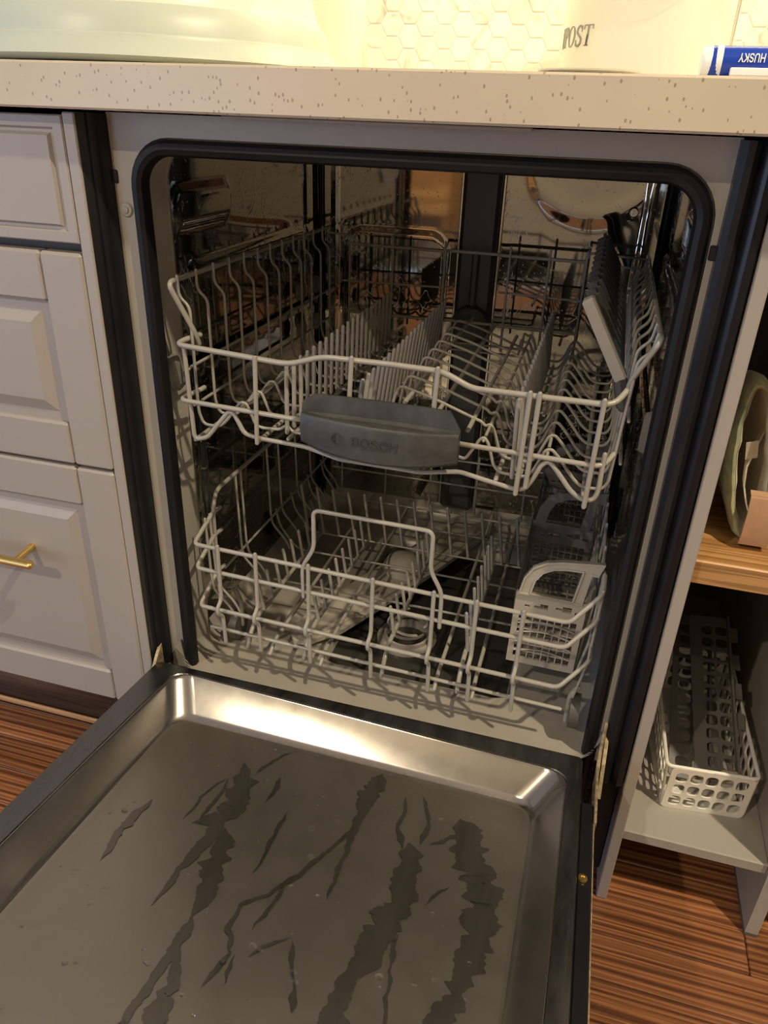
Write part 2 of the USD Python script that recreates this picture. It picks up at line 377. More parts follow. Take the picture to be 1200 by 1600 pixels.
# return of the frame into the tub (left, right, top) as a loft of rounded rings
def vr(x0, x1, z0, z1, r, y):
    q = rring(x0, x1, z0, z1, r, 8); return np.stack([q[:, 0], np.full(len(q), y), q[:, 1]], 1)
def open_bottom(t, zmin):
    c = t.triangles_center; return t.submesh([np.where(c[:, 2] > zmin)[0]], append=True)
ret = loft([vr(-.268, .2685, .10, .856, .045, .004), vr(-.266, .2665, .10, .8545, .043, .02), vr(-.2635, .2635, .10, .852, .04, .058)][::-1])
obj('frame_return', open_bottom(ret, .2), m_frame, dw)
obj('steel_lip', open_bottom(loft([vr(-.2640, .2640, .10, .8525, .04, .0575), vr(-.2622, .2622, .10, .8505, .039, .0575), vr(-.2622, .2622, .10, .8505, .039, .0605), vr(-.2640, .2640, .10, .8525, .04, .0605)]), .26), m_bright, dw, label='bright rolled steel edge')
# gasket: swept strip round the opening, rounded section
def gasket_ring(d, y): return vr(-.266+d, .2665-d, .10, .8545-d, .043-d if d < .03 else .02, y)
sec = [(.000, .004), (.000, -.003), (.003, -.007), (.008, -.008), (.0125, -.006), (.0145, -.001), (.0145, .006)]
gk = loft([gasket_ring(d, yy) for d, yy in sec])
obj('door_seal', open_bottom(gk, .235), m_seal, dw, label='black rubber door seal')
# tub shell
x0, x1, yb, zt, zb = -.2635, .2635, .53, .852, .20
def wall_mesh(nu, nv, f):
    u, v = np.meshgrid(np.linspace(0, 1, nu), np.linspace(0, 1, nv), indexing='ij')
    P = f(u, v).reshape(-1, 3); F = []
    for i in range(nu-1):
        for j in range(nv-1):
            a = i*nv+j; F += [[a, a+nv, a+nv+1], [a, a+nv+1, a+1]]
    return trimesh.Trimesh(P, np.array(F), process=False)
def sdf_rr(a, b, ca, cb, ha, hb, r):
    da, db = np.abs(a-ca)-ha+r, np.abs(b-cb)-hb+r
    return np.hypot(np.maximum(da, 0), np.maximum(db, 0)) + np.minimum(np.maximum(da, db), 0) - r
def sst(x, a, b):
    t = np.clip((x-a)/(b-a), 0, 1); return t*t*(3-2*t)
def side_left(u, v):
    yy = .058 + u*(yb-.058); zz = zb + v*(zt-zb)
    e = sst(-sdf_rr(yy, zz, .135, .785, .070, .021, .018), -.003, .005)*.005     # pressed oblong
    e += sst(-sdf_rr(yy, zz, .275, .55, .19, .175, .02), -.003, .005)*.004       # big raised panel
    e += .0012*meshkit.noise(np.stack([yy*7, zz*7, zz*0], -1), 3)
    return np.stack([x0 + e - .004, yy, zz], -1)
def side_right(u, v):
    yy = .058 + u*(yb-.058); zz = zb + v*(zt-zb)
    e = sst(-sdf_rr(yy, zz, .135, .785, .070, .021, .018), -.003, .005)*.005
    e += sst(-sdf_rr(yy, zz, .275, .55, .19, .175, .02), -.003, .005)*.004
    return np.stack([x1 - e + .004, yy, zz], -1)
obj('side_wall', wall_mesh(120, 120, side_left), m_steel, dw, smooth=True)
t = wall_mesh(120, 120, side_right); t.invert()
obj('side_wall', t, m_steel, dw, smooth=True)
def back(u, v):
    xx = x0 + u*(x1-x0); zz = zb + v*(zt-zb)
    e = np.where(np.abs(xx-.148) < .5, 0, 0)*0.
    rr = np.hypot((xx-.135)/1.0, (zz-.895)/.75)
    rr = np.hypot(xx-.155, zz-.868)
    e = .0016*np.exp(-((rr-.108)/.015)**2)*sst(xx, .05, .08)            # pressed arc, upper right
    e += .004*sst(np.abs(xx+.003), .235, .238)                            # corner folds
    e += .0035*sst(-sdf_rr(xx, zz, -.14, .52, .085, .20, .03), -.003, .006)
    e += .0007*meshkit.noise(np.stack([xx*8, zz*8, zz*0], -1), 5)
    return np.stack([xx, yb - e, zz], -1)
t = wall_mesh(160, 160, back)
obj('tub_back', t, m_steel, dw, smooth=True)
obj('tub_ceiling', cbox(x0-.006, x1+.006, .055, yb+.01, zt, zt+.004), m_steel, dw)
for sx in (-1, 1):
    xx = x0 + .004 if sx < 0 else x1 - .004
    xx = x0 + .012 if sx < 0 else x1 - .012
    obj('corner_post', cbox(xx-.010, xx+.010, yb-.012, yb+.002, zb, zt, .005), m_steel, dw)
    xx = x0 + .001 if sx < 0 else x1 - .001
    obj('corner_seam', cbox(xx-.0018, xx+.0018, yb-.017, yb-.009, zb, zt, .001), m_black, dw)
obj('pressed_screw', lathe([(.0001, .004), (.0025, .004), (.003, .002), (.0055, .002), (.007, .0)], (0, 0, 0), 20).apply_transform(frame_of((.217, yb-.006, .768), (1, 0, 0), (0, 0, 1))), m_bright, dw)
# water duct on the back wall
duct = obj('water_duct', cat_([cbox(-.0335, .0245, yb-.022, yb+.001, .25, .851, .006), cbox(-.0105, .0015, yb-.027, yb-.02, .60, .70, .003)]), m_duct, dw, label='dark plastic water duct on back wall')
obj('duct_trim', cbox(.0250, .0295, yb-.006, yb+.001, .25, .851, .001), m_bright, duct)
obj('duct_trim', cbox(-.0385, -.0345, yb-.006, yb+.001, .25, .851, .001), m_bright, duct)
obj('duct_coupling', lathe([(.0001, .016), (.022, .016), (.029, .012), (.0315, 0.), (.0315, -.01)], (0, 0, 0), 40).apply_transform(frame_of((-.0045, yb-.022, .587), (1, 0, 0), (0, 0, 1))), m_dark, duct)
# tub floor of beige plastic with front ledge
def rr3(xa, xb, ya, yb_, r, z): 
    q = rring(xa, xb, ya, yb_, r, 8); return np.stack([q[:, 0], q[:, 1], np.full(len(q), z)], 1)
fl = loft([rr3(x0-.006, x1+.006, -.028, yb+.006, .01, .262), rr3(x0-.002, x1+.002, -.027, yb-.004, .02, .240), rr3(x0+.006, x1-.006, -.026, yb-.012, .03, .226), rr3(x0+.02, x1-.02, -.024, yb-.02, .04, .2205),
           rr3(-.112, .166, .064, .46, .03, .2195), rr3(-.106, .160, .070, .45, .028, .215), rr3(-.100, .152, .078, .44, .025, .196)])
fl = fl.submesh([np.where((fl.triangles_center[:, 1] > .0) | (fl.triangles_center[:, 2] < .235))[0]], append=True)
obj('tub_floor', fl, m_tubf, dw, smooth=40, label='beige plastic tub floor with front ledge')
obj('filter_plate', cbox(-.104, .156, .074, .446, .190, .1965), m_plate, dw, label='dark steel filter plate')
fc = (-.006, .178, .197)
flt = obj('filter_cup', lathe([(.044, 0), (.044, .004), (.034, .006), (.034, .012), (.030, .012), (.030, -.02)], fc, 40), m_tubf, dw, label='round beige filter cup')
obj('filter_ring', lathe([(.028, .018), (.030, .020), (.0305, .024), (.028, .024), (.026, .020), (.028, .018)], fc, 40), m_greyp, flt)
for k in range(3):
    a = [math.radians(q) for q in np.linspace(100+120*k, 190+120*k, 9)]
    obj('filter_rib', tube([(fc[0]+.029*math.cos(q), fc[1]+.029*math.sin(q), fc[2]+.034-.008*i/8) for i, q in enumerate(a)], .0022, 0, 6), m_tubf, flt)
# lower spray arm
hub = np.array([-.045, .30, .225])
arm_pts = []
d = np.array([-.138, .09]) - hub[:2]; ln = np.linalg.norm(d); d /= ln; nrm = np.array([-d[1], d[0]])
poly = Polygon([tuple(hub[:2]+d*a+nrm*b) for a, b in ((-.24, .012), (-.20, .030), (-.05, .034), (.05, .034), (.18, .030), (ln, .014), (ln+.01, 0), (ln, -.014), (.18, -.030), (.05, -.034), (-.05, -.034), (-.20, -.030), (-.24, -.012))]).intersection(sbox(x0+.03, .04, .2, .50)).buffer(.004)
arm = obj('spray_arm', cat_([prism(poly, .007, np.array([[1, 0, 0, 0], [0, 1, 0, 0], [0, 0, 1, .228], [0, 0, 0, 1.]])), prism(poly.buffer(-.008), .004, np.array([[1, 0, 0, 0], [0, 1, 0, 0], [0, 0, 1, .2345], [0, 0, 0, 1.]]))]), m_bask, dw, label='beige plastic lower spray arm')
obj('arm_hub', lathe([(.034, 0), (.033, .010), (.026, .022), (.014, .028), (.0001, .029)], (hub[0], hub[1], .236), 40), m_bask, arm)
# side trim strips
def lstrip():
    prof = [(-.3003, .02), (-.3003, -.028), (-.2995, -.0285), (-.2975, -.026), (-.2955, -.024), (-.2945, -.021), (-.2925, -.0215), (-.2895, -.017), (-.2885, -.011), (-.2868, -.006), (-.2862, .002), (-.2862, .02)]
    rings = [np.array([(a, b, z) for a, b in prof]) for z in (.225, .874)]
    V = np.vstack(rings); k = len(prof)
    return trimesh.Trimesh(V, np.array([f for j in range(k-1) for f in ([j, j+1, k+j+1], [j, k+j+1, k+j])]), process=False)
def strip(xa, xb, zlo, yf, mir):
    n = 12
    prof = [(0, .02), (0, yf+.006), (.15, yf+.001), (.32, yf), (.42, yf+.003), (.5, yf+.007), (.58, yf+.003), (.72, yf), (.9, yf+.002), (1, yf+.008), (1, .02)]
    rings = []
    for z in (zlo, .874):
        rings.append(np.array([(xa+(xb-xa)*(p if not mir else 1-p), yy, z) for p, yy in prof]))
    V = np.vstack(rings); k = len(prof); F = []
    for j in range(k-1):
        F += [[j, j+1, k+j+1], [j, k+j+1, k+j]]
    return trimesh.Trimesh(V, np.array(F), process=False)
obj('side_strip', lstrip(), m_strip, dw, label='black edge strip at left of tub')
obj('side_strip', strip(.2738, .3045, .20, -.019, False), m_strip, dw, label='black edge strip at right of tub')
obj('strip_backing', cbox(-.3005, -.286, .012, .03, .10, .874), m_black, dw)
obj('strip_backing', cbox(.2745, .3045, .012, .03, .02, .874), m_black, dw)
obj('top_trim', cbox(-.162, .115, -.012, -.004, .8735, .8765), m_frame, dw)
for xx, zz in ((-.276, .79),):
    obj('frame_screw', lathe([(.0001, .0035), (.003, .0032), (.0035, .0022), (.006, .002), (.0075, 0)], (0, 0, 0), 20).apply_transform(frame_of((xx, 0, zz), (1, 0, 0), (0, 0, 1))), m_frame, dw)
for xx, zz in ((-.2855, .82), (.273, .79)):
    obj('frame_clip', cbox(xx-.004, xx+.004, -.002, .003, zz-.006, zz+.006), m_black, dw)

# --- door, folded down, built in its own plane: X, s (outwards), h (up)
TH = math.radians(6.5); HO = np.array([0, -.03, .2438])
DM = np.eye(4); DM[:3, 0] = (1, 0, 0); DM[:3, 1] = (0, -math.cos(TH), math.sin(TH)); DM[:3, 2] = (0, math.sin(TH), math.cos(TH)); DM[:3, 3] = HO
def D(t, flip=True):
    t = t.copy(); t.apply_transform(DM)
    return t
def dring(xa, xb, sa_l, sa_r, sb, r, h, skl=0., skr=0.):
    q = rring(xa, xb, (sa_l+sa_r)/2, sb, r, 8)
    f = (q[:, 0]-xa)/(xb-xa); w = np.clip(1-(q[:, 1]-(sa_l+sa_r)/2)/.10, 0, 1)
    s = q[:, 1] + w*((sa_l-(sa_l+sa_r)/2)*(1-f) + (sa_r-(sa_l+sa_r)/2)*f)
    x = q[:, 0] + skl*(1-f)*s + skr*f*s
    return np.stack([x, s, np.full(len(q), h)], 1)
SE = .70
outer = cat_([cbox(-.2885, .2665, .07, SE+.02, -.095, -.045, .003), cbox(-.2885, -.268, .07, SE+.02, -.05, -.012, .003), cbox(.248, .2665, .07, SE+.02, -.05, -.012, .003), cbox(-.2885, .2665, SE+.006, SE+.02, -.05, -.012, .003), cbox(-.2700, .2500, .004, .07, -.07, -.06, .003)])
door = obj('door', D(outer), m_dark, dw, label='folded down dishwasher door')
rim = loft([dring(-.2890, .2530, .0, .0, SE+.014, .006, -.03), dring(-.2890, .2530, .0, .0, SE+.014, .006, -.002), dring(-.2880, .2520, .001, .001, SE+.013, .006, 0.), dring(-.2760, .2480, .004, .006, SE+.010, .008, .0), dring(-.2750, .2470, .005, .007, SE+.010, .008, .0012),
            dring(-.2565, .2385, .0128, .0330, SE-.008, .020, .0012, -.015, -.012), dring(-.2555, .2375, .0133, .0335, SE-.009, .022, -.001, -.015, -.012)])
m_rim = steel('dark_wet_rim', (.24, .24, .245), .32, (40, 8, 40), .10)
obj('door_rim', D(rim), m_rim, door, smooth=25, label='dark wet rim round the steel pan')
sk = (-.015, -.012)
PH = -.0385
pr = [(.2560, .2380, .0128, .0330, .020, -.0005), (.2548, .2368, .0138, .0338, .022, .0008), (.2536, .2356, .0150, .0348, .024, .0002), (.2520, .2340, .0168, .0360, .025, -.0025),
      (.2385, .2125, .0445, .0495, .028, -.0320), (.2368, .2095, .0485, .0520, .028, -.0355), (.2340, .2060, .0530, .0560, .026, -.0376), (.2290, .2010, .0590, .0610, .024, -.0385)]
rings = []
for i, (a, b, sl, sr, r, h) in enumerate(pr):
    k = 1 - min(1, -min(h, 0)/.038)
    rings.append(dring(-a, b, sl, sr, SE-.01-(i*.003), r, h, sk[0]*k - .004*(1-k), sk[1]*k - .006*(1-k)))
m_wallpan = steel('door_wall_steel', (.52, .50, .47), .20, (25, 25, 25), .02, 0.)
obj('steel_pan', D(loft(rings[:7])), m_wallpan, door, smooth=40, label='bright stainless sloping sides of the door pan')
obj('pan_floor', D(loft(rings[6:], cap1=True)), m_pan, door, smooth=40, label='dull wet stainless floor of the door pan')
# outer side strips with screws
obj('door_edge', D(cbox(.2532, .2668, .068, SE+.02, -.03, -.004, .0015)), m_strip, door)
obj('edge_line', D(cbox(.2655, .2682, .06, SE+.02, -.05, -.006, .0008)), m_rust, door)
for s_ in (.172, .45):
    obj('screw', D(lathe([(.0001, .0012), (.0015, .0012), (.002, .0022), (.0042, .002), (.0048, 0)], (.2582, s_, -.0035), 16)), m_brass, door)
# wet patches on the pan floor: thin films of water with ragged outlines
def film(path, widths, seed):
    r = random.Random(seed); P = []
    pts = [np.array(p, float) for p in path]
    dense, w = [], []
    for (a, b), (wa, wb) in zip(zip(pts, pts[1:]), zip(widths, widths[1:])):
        n = max(2, int(np.linalg.norm(b-a)/.0012))
        for k in range(n):
            t = k/n; dense.append(a+(b-a)*t); w.append(wa+(wb-wa)*t)
    dense = np.array(dense); w = np.array(w)
    nz = np.array([meshkit.fbm(np.array([[i*.16, seed*3.1, 0.]]), 4, seed)[0] for i in range(len(dense))])
    nz2 = np.array([meshkit.fbm(np.array([[i*.16, seed*5.7, 9.]]), 4, seed+5)[0] for i in range(len(dense))])
    ctr = np.array([meshkit.fbm(np.array([[i*.05, seed*2.3, 4.]]), 3, seed+9)[0] for i in range(len(dense))])
    T = np.gradient(dense, axis=0); T /= np.linalg.norm(T, axis=1, keepdims=True); N = np.stack([-T[:, 1], T[:, 0]], 1)
    c = dense + N*((ctr-.5)*.010)[:, None]
    tip = np.minimum(1, np.minimum(np.arange(len(w)), np.arange(len(w))[::-1])/9. + .06)
    Lp = c + N*(w*tip*(.10+1.6*nz))[:, None]; Rp = c - N*(w*tip*(.10+1.6*nz2))[:, None]
    V = np.vstack([Lp, Rp]); n = len(dense)
    V3 = np.stack([V[:, 0], V[:, 1], np.full(2*n, PH+.0003+.00002*(seed % 40))], 1)
    F = []
    for i in range(n-1): F += [[i, i+1, n+i+1], [i, n+i+1, n+i]]
    return trimesh.Trimesh(V3, np.array(F)[:, ::-1], process=False)
streaks = [
    ([(-.118, .098), (-.107, .13), (-.101, .164), (-.103, .189)], [.006, .013, .014, .011]),
    ([(-.101, .180), (-.118, .190), (-.133, .199)], [.009, .009, .002]),
    ([(-.102, .182), (-.105, .213), (-.112, .257), (-.113, .303)], [.010, .007, .004, .001]),
    ([(-.097, .195), (-.085, .235), (-.076, .275), (-.075, .300)], [.008, .012, .009, .003]),
    ([(-.075, .295), (-.076, .321), (-.079, .356), (-.078, .41)], [.003, .006, .005, .003]),
    ([(-.077, .318), (-.063, .351), (-.055, .40)], [.003, .005, .012]),
    ([(-.043, .151), (-.044, .186), (-.045, .240)], [.001, .0025, .001]),
    ([(.026, .157), (-.001, .222), (-.019, .252), (-.038, .273), (-.038, .298), (-.028, .321)], [.0015, .0028, .002, .0022, .003, .003]),
    ([(-.011, .238), (-.014, .269), (-.016, .295)], [.0018, .0022, .001]),
    ([(-.028, .318), (-.029, .339), (-.035, .356)], [.0035, .002, .002]),
    ([(-.026, .320), (-.019, .348)], [.003, .0015]),
    ([(-.131, .128), (-.140, .168), (-.145, .199)], [.0012, .0018, .001]),
    ([(-.124, .126), (-.126, .173), (-.127, .193)], [.0012, .0022, .002]),
    ([(-.075, .062), (-.089, .091), (-.099, .111)], [.001, .002, .0035]),
    ([(-.070, .106), (-.074, .150)], [.004, .001]),
    ([(.015, .290), (-.013, .319)], [.0015, .002]),
    ([(.016, .293), (.037, .332), (.042, .353)], [.0025, .0015, .006]),
    ([(-.185, .184), (-.194, .235), (-.190, .272)], [.004, .007, .002]),
    ([(.036, .062), (.033, .097), (.029, .128), (.028, .153), (.032, .199), (.032, .244)], [.009, .012, .006, .004, .0025, .0025]),
    ([(.026, .155), (.008, .193)], [.003, .001]),
    ([(.072, .088), (.072, .129), (.086, .160)], [.002, .002, .004]),
    ([(.090, .080), (.102, .114), (.100, .150)], [.002, .002, .004]),
    ([(.092, .150), (.098, .179), (.099, .212), (.095, .247), (.085, .283), (.075, .310), (.074, .348), (.070, .40)], [.013, .011, .013, .015, .011, .007, .010, .012]),
    ([(.105, .255), (.110, .306), (.116, .334), (.118, .38)], [.003, .0018, .0015, .001]),
    ([(.132, .100), (.149, .136), (.165, .166), (.175, .198), (.174, .226), (.169, .255), (.166, .287), (.159, .320), (.15, .37), (.145, .42)], [.009, .020, .018, .015, .018, .012, .010, .013, .015, .015]),
    ([(.137, .120), (.122, .134), (.108, .145)], [.003, .0025, .002]),
    ([(.137, .189), (.121, .220)], [.0018, .0012]),
]
for i, (a, b) in enumerate(streaks):
    obj('wet_streak', D(film(a, b, 11+i*3)), m_wet, door, smooth=False)
drops = []
for k in range(150):
    x, s = rng.uniform(-.23, .19), rng.uniform(.05, .45)
    r = rng.choice([.0007, .0009, .0012, .0012, .0018, .0026])
    a = trimesh.creation.icosphere(1, 1.); a.apply_scale([r*rng.uniform(.8, 1.5), r, r*.5]); a.apply_translation([x, s, PH+.0004])
    drops.append(a)
for x, s in ((.008, .12), (.06, .055), (-.012, .165), (.012, .148), (-.005, .31), (-.03, .33), (-.0, .20), (.1, .30), (-.08, .40)):
    a = trimesh.creation.icosphere(2, 1.); a.apply_scale([.0035, .0032, .0016]); a.apply_translation([x, s, PH+.0004]); drops.append(a)
obj('water_drops', D(cat_(drops)), m_water, door, smooth=True, kind='stuff', label='small drops of water on the steel')
# hinges
for xx, w in ((-.2935, .004), (.2735, .004)):
    P = [(-.058, .215), (-.03, .250), (.004, .285), (.012, .285), (.012, .20), (-.04, .20)]
    h_ = prism(Polygon(P), w, frame_of((xx, 0, 0), (0, 1, 0), (0, 0, 1)))
    obj('hinge', h_, m_rust, dw, label='stained metal door hinge')

obj('hinge_arm', cat_([tube([(.2712, -.014, .285), (.2705, -.022, .250), (.2685, -.062, .236)], .0022, .01, 8), cbox(.2670, .2700, -.125, -.045, .222, .252, .001)]), m_rust, dw, label='rust stained hinge arm')
# ------------------------------------------------------------------ upper rack
ur = thing('upper_rack', 'upper grey wire dish rack with dark grip and folding cup shelf', 'dish rack')
r1, r2 = .0026, .0018
def W(name, pts, r=r2, fr=.007, parent=ur, sides=8, mat=None): return obj(name, tube(pts, r, fr, sides), mat or m_wire, parent, smooth=60)
W('front_rail', [(-.222, .028, .664), (-.225, .024, .664), (-.238, 0, .659), (-.107, 0, .652), (-.072, 0, .664), (-.01, 0, .6645), (.052, 0, .6635), (.066, 0, .658), (.083, 0, .650), (.217, 0, .650), (.230, .022, .664), (.2305, .03, .664)], r1+.0004, .012)
W('front_rail', [(-.226, .035, .602), (-.226, .030, .602), (-.239, 0, .597), (-.099, 0, .593), (-.092, .008, .592)], r1+.0002, .010)
W('front_rail', [(.066, .010, .591), (.073, 0, .591), (.217, 0, .5875), (.2295, .022, .6), (.2300, .03, .6)], r1+.0002, .010)
W('front_wire', [(-.228, .002, .658), (-.225, .002, .556), (-.222, .002, .552), (-.209, .002, .556), (-.202, .002, .564), (-.182, .002, .589), (-.175, .002, .590), (-.170, .002, .581), (-.163, .002, .567), (-.146, .002, .564), (-.092, .002, .562), (-.05, -.004, .556), (.04, -.006, .556), (.078, .001, .560), (.107, .002, .554), (.137, .002, .549), (.146, .002, .551), (.152, .002, .562), (.159, .002, .580), (.166, .002, .585), (.172, .002, .579), (.191, .002, .556), (.204, .002, .548), (.214, .002, .550), (.217, .002, .560), (.217, .002, .600)], r1, .006)
for x, za, zb_ in ((-.146, .656, .560), (-.041, .6675, .615), (.047, .667, .61), (.1375, .654, .546), (.1465, .654, .555), (.206, .655, .543)):
    W('front_post', [(x+.002, -.003, za), (x, -.003, zb_)], r1)
ys = [.0154 + .0396*k for k in range(12)]
def cross(y, k):
    b = [(-.2365, .727), (-.2362, .706), (-.2248, .696), (-.2245, .580), (-.2195, .5655), (-.200, .565), (-.190, .574), (-.1725, .5975), (-.1655, .5975), (-.155, .573), (-.147, .571), (-.126, .572), (-.1185, .579), (-.1115, .571), (-.075, .570), (-.045, .570), (-.038, .578), (-.031, .569)]
    if k == 0:
        b += [(.0, .569), (.072, .571), (.080, .568)]
    else:
        b += [(-.016, .569), (-.0085, .612), (-.004, .623), (.001, .6245), (.031, .617), (.083, .5985)]
    b += [(.086, .578) if k == 0 else (.088, .597), (.0935, .592), (.098, .5955), (.1025, .590), (.111, .565), (.118, .559), (.144, .558), (.151, .566), (.160, .590), (.166, .5925), (.173, .586), (.193, .562), (.202, .556), (.221, .557), (.2255, .566), (.2315, .690), (.2425, .700), (.2445, .716)]
    if k >= 10:
        b = [p for p in b if p[0] < -.0385 and True] + [(-.033, .571), (.086, .571)] + [p for p in b if p[0] > .0865]
    return [(x, y, z) for x, z in b]
for k, y in enumerate(ys):
    W('cross_wire', cross(y, k), r2, .006)
for sgn, xt, zt_ in ((-1, -.239, .7225), (1, .2465, .714)):
    a = [(-.222 if sgn < 0 else .228, .024, .655), (-.222 if sgn < 0 else .228, .018, .668), (xt, .000, zt_), (xt, .49, zt_)]
    W('side_rail', a, r1+.0002, .010)
    xs = -.2275 if sgn < 0 else .2335
    for z in (.632, .588): W('side_wire', [(xs, .012, z), (xs, .47, z)], r2)
for x, z in ((-.225, .550), (-.146, .5605), (-.112, .567), (-.040, .566), (.1365, .5465), (.1155, .5555), (.2035, .552)):
    W('long_wire', [(x, .004, z), (x, .462, z)], r1)
for x in (.012, .045, .080):
    W('long_wire', [(x, .02, .6195-.31*(x-.012)), (x, .42, .6195-.31*(x-.012))], r1)
W('peak_wire', [(.098, .012, .5925), (.098, .46, .5925)], r2)
W('peak_wire', [(.163, .004, .5885), (.163, .46, .5885)], r2)
W('peak_wire', [(-.169, .012, .5945), (-.169, .46, .5945)], r2)
for k in range(21):
    y = .012 + .0205*k
    W('tine', [(-.1165, y, .571), (-.1165+.001, y, .645)], r1, 0)
    W('tine', [(-.040, y, .570), (-.032, y+.002, .640)], r1, 0)
    W('tine', [(.131, y, .557), (.128, y, .640)], r1, 0)
# back of the rack
for z, xa, xb in ((.7025, -.200, .162), (.598, -.20, .165)):
    W('back_rail', [(xa, .472, z), (-.045, .472, z), (-.040, .478, z), (.034, .478, z), (.040, .472, z), (xb, .472, z)], r1)
W('back_rail', [(-.232, .472, .7165), (-.196, .472, .7145)], r2)
W('back_rail', [(.165, .472, .715), (.243, .472, .713)], r2)
W('back_rail', [(.18, .472, .700), (.24, .472, .699)], r2)
W('back_rail', [(-.21, .476, .645), (-.038, .476, .648)], r2)
W('back_rail', [(.04, .476, .648), (.2, .476, .645)], r2)
for x in (-.198, -.128, -.046, .052, .11, .163): W('back_post', [(x, .470, .716), (x, .470, .56)], r2)
# runner wheels and slide rails
for sgn, xw in ((-1, -.249), (1, .2445)):
    for z in (.640, .582):
        for y in (.39, .45):
            t = trimesh.creation.cylinder(radius=.0135, height=.007, sections=24); t.apply_transform(frame_of((xw, y, z), (0, 1, 0), (0, 0, 1)))
            obj('wheel', t, m_greyp, ur)
slide = []
for sgn, xs in ((-1, -.2555), (1, .2545)):
    sl = obj('slide_rail', cbox(xs-.004, xs+.004, .05, .47, .607, .617, .002), m_steel, dw)
    t = prism(rrect(-.006, -.021, .006, .021, .0059, 8), .010, frame_of((xs-.001 if sgn > 0 else xs+.0005, .030, .620), (1, 0, 0), (0, -.25, 1)))
    obj('rail_stop', t, m_greyp, sl, label='grey plastic end stop')
# folding cup shelf on the right
ta, tb = np.array([.1800, 0, .7310]), np.array([.2200, 0, .6620])
e1 = np.array([0, 1, .04]); e2 = (ta-tb); wdt = np.linalg.norm(e2)
pl = sbox(0, 0, .385, wdt)
for k in range(12):
    pl = pl.difference(sbox(.022+.0305*k, wdt*.45, .022+.0305*k+.016, wdt*1.05)).difference(rrect(.022+.0305*k, wdt*.12, .022+.0305*k+.018, wdt*.36, .004, 3))
cs = obj('cup_shelf', prism(pl, .004, frame_of(tb + np.array([0, .062, 0]), e1, e2)), m_darkp, ur, smooth=20, label='dark grey folding cup shelf with teeth')
bar = cbox(-.001, .014, -.004, wdt+.004, -.0065, .0060, .002); bar.apply_transform(frame_of(tb + np.array([0, .050, 0]), e1, e2))
obj('shelf_end', bar, m_bask, cs, label='beige end bar of the cup shelf')
for k in range(12):
    t = cbox(.020+.0305*k, .0235+.0305*k, wdt*.42, wdt*1.0, -.008, .009, .001); t.apply_transform(frame_of(tb + np.array([0, .062, 0]), e1, e2))
    obj('tooth', t, m_darkp, cs)
obj('shelf_foot', tube([tuple(tb+np.array([0, .056, -.002])), tuple(tb+np.array([.008, .056, -.030]))], .007, 0, 8), m_darkp, cs)
# grip
HW = [(-.088, -.020), (-.075, -.025), (-.04, -.032), (-.005, -.035), (.03, -.034), (.06, -.029), (.078, -.023)]
def hx(x): return float(np.interp(x, [p[0] for p in HW], [p[1] for p in HW]))
xs_ = np.linspace(-.088, .078, 15)
front = []
secs = []
for x in xs_:
    yf = hx(x); t = (x+.006)/.084; zb2 = .5765 - .008*max(0, 1-t*t); zt2 = .6095
    yb2 = -.012 + .006*math.sqrt(max(0, 1-t*t)); ztb = .610 + .018*min(1., 2.2*math.sqrt(max(0, 1-t*t)))
    secs.append(np.array([(x, yf+.003, zb2), (x, yf, zb2+.003), (x, yf-.001, (zb2+zt2)/2), (x, yf, zt2-.004), (x, yf+.002, zt2-.001), (x, yf+.006, zt2), (x, yb2-.008, zt2-.003), (x, yb2-.005, zt2), (x, yb2-.003, ztb), (x, yb2, ztb), (x, yb2+.001, zb2+.006), (x, yb2-.002, zb2)]))
grip = loft(secs, True, True)
gp = obj('grip', grip, m_dark, ur, smooth=35, label='dark grey plastic grip on the front')
tm = meshkit.text_mesh('BOSCH', .0090, .0006, bold=True)
tm.apply_translation([-tm.bounds.mean(0)[0], 0, 0])
for _ in range(1): tm = tm.subdivide()
V = tm.vertices.copy(); tx = V[:, 0]*1.15 - .004
yy = np.array([hx(q) for q in tx]); tm2 = trimesh.Trimesh(np.stack([tx, yy - .0012 - V[:, 2]*.6, .5868+V[:, 1]], 1), tm.faces, process=False)
m_emb = plain('embossed_charcoal', (.036, .036, .04), .5)
obj('lettering', tm2, m_emb, gp, smooth=False, label='embossed maker lettering')
ring = lathe([(.0062, 0), (.0062, .0006), (.0054, .0006), (.0054, 0)], (0, 0, 0), 28)
ring = cat_([ring, cbox(-.0036, -.0026, -.0034, .0034, 0, .0006), cbox(.0026, .0036, -.0034, .0034, 0, .0006), cbox(-.003, .003, -.0005, .0005, 0, .0006)])
ring.apply_transform(frame_of((-.044, hx(-.044)-.0012, .5912), (1, 0, 0), (0, 0, 1)))
obj('emblem', ring, m_emb, gp, smooth=False, label='round embossed emblem')

# ------------------------------------------------------------------ lower rack
lr = thing('lower_rack', 'lower grey wire dish rack with plate tines and front hoop', 'dish rack')
def V_(name, pts, r=r2, fr=.007, sides=8): return W(name, pts, r, fr, lr, sides)
for z, rise in ((.407, .028), (.373, .030), (.3165, .032)):
    V_('front_rail', [(-.232, .060, z+rise), (-.2345, .045, z+rise), (-.238, 0, z+.006), (.213, 0, z-.006), (.2425, .018, z+.026), (.2425, .045, z+.034)], r1+.0002, .007)
V_('front_rail', [(-.225, .004, .290), (.220, .004, .277)], r1-.0002)
for x, f in ((-.205, 1), (-.156, 1), (-.089, 1), (-.010, 1), (.062, 1), (.111, 1), (.163, 1)):
    dz = -.0265*(x+.238)/.45*.5
    V_('front_post', [(x, -.003, .419+dz), (x, -.003, .352+dz), (x, -.004, .342+dz), (x-.001, -.013, .335+dz), (x-.001, -.013, .326+dz), (x, -.003, .318+dz), (x+.001, -.002, .276+dz)], r1, .006)
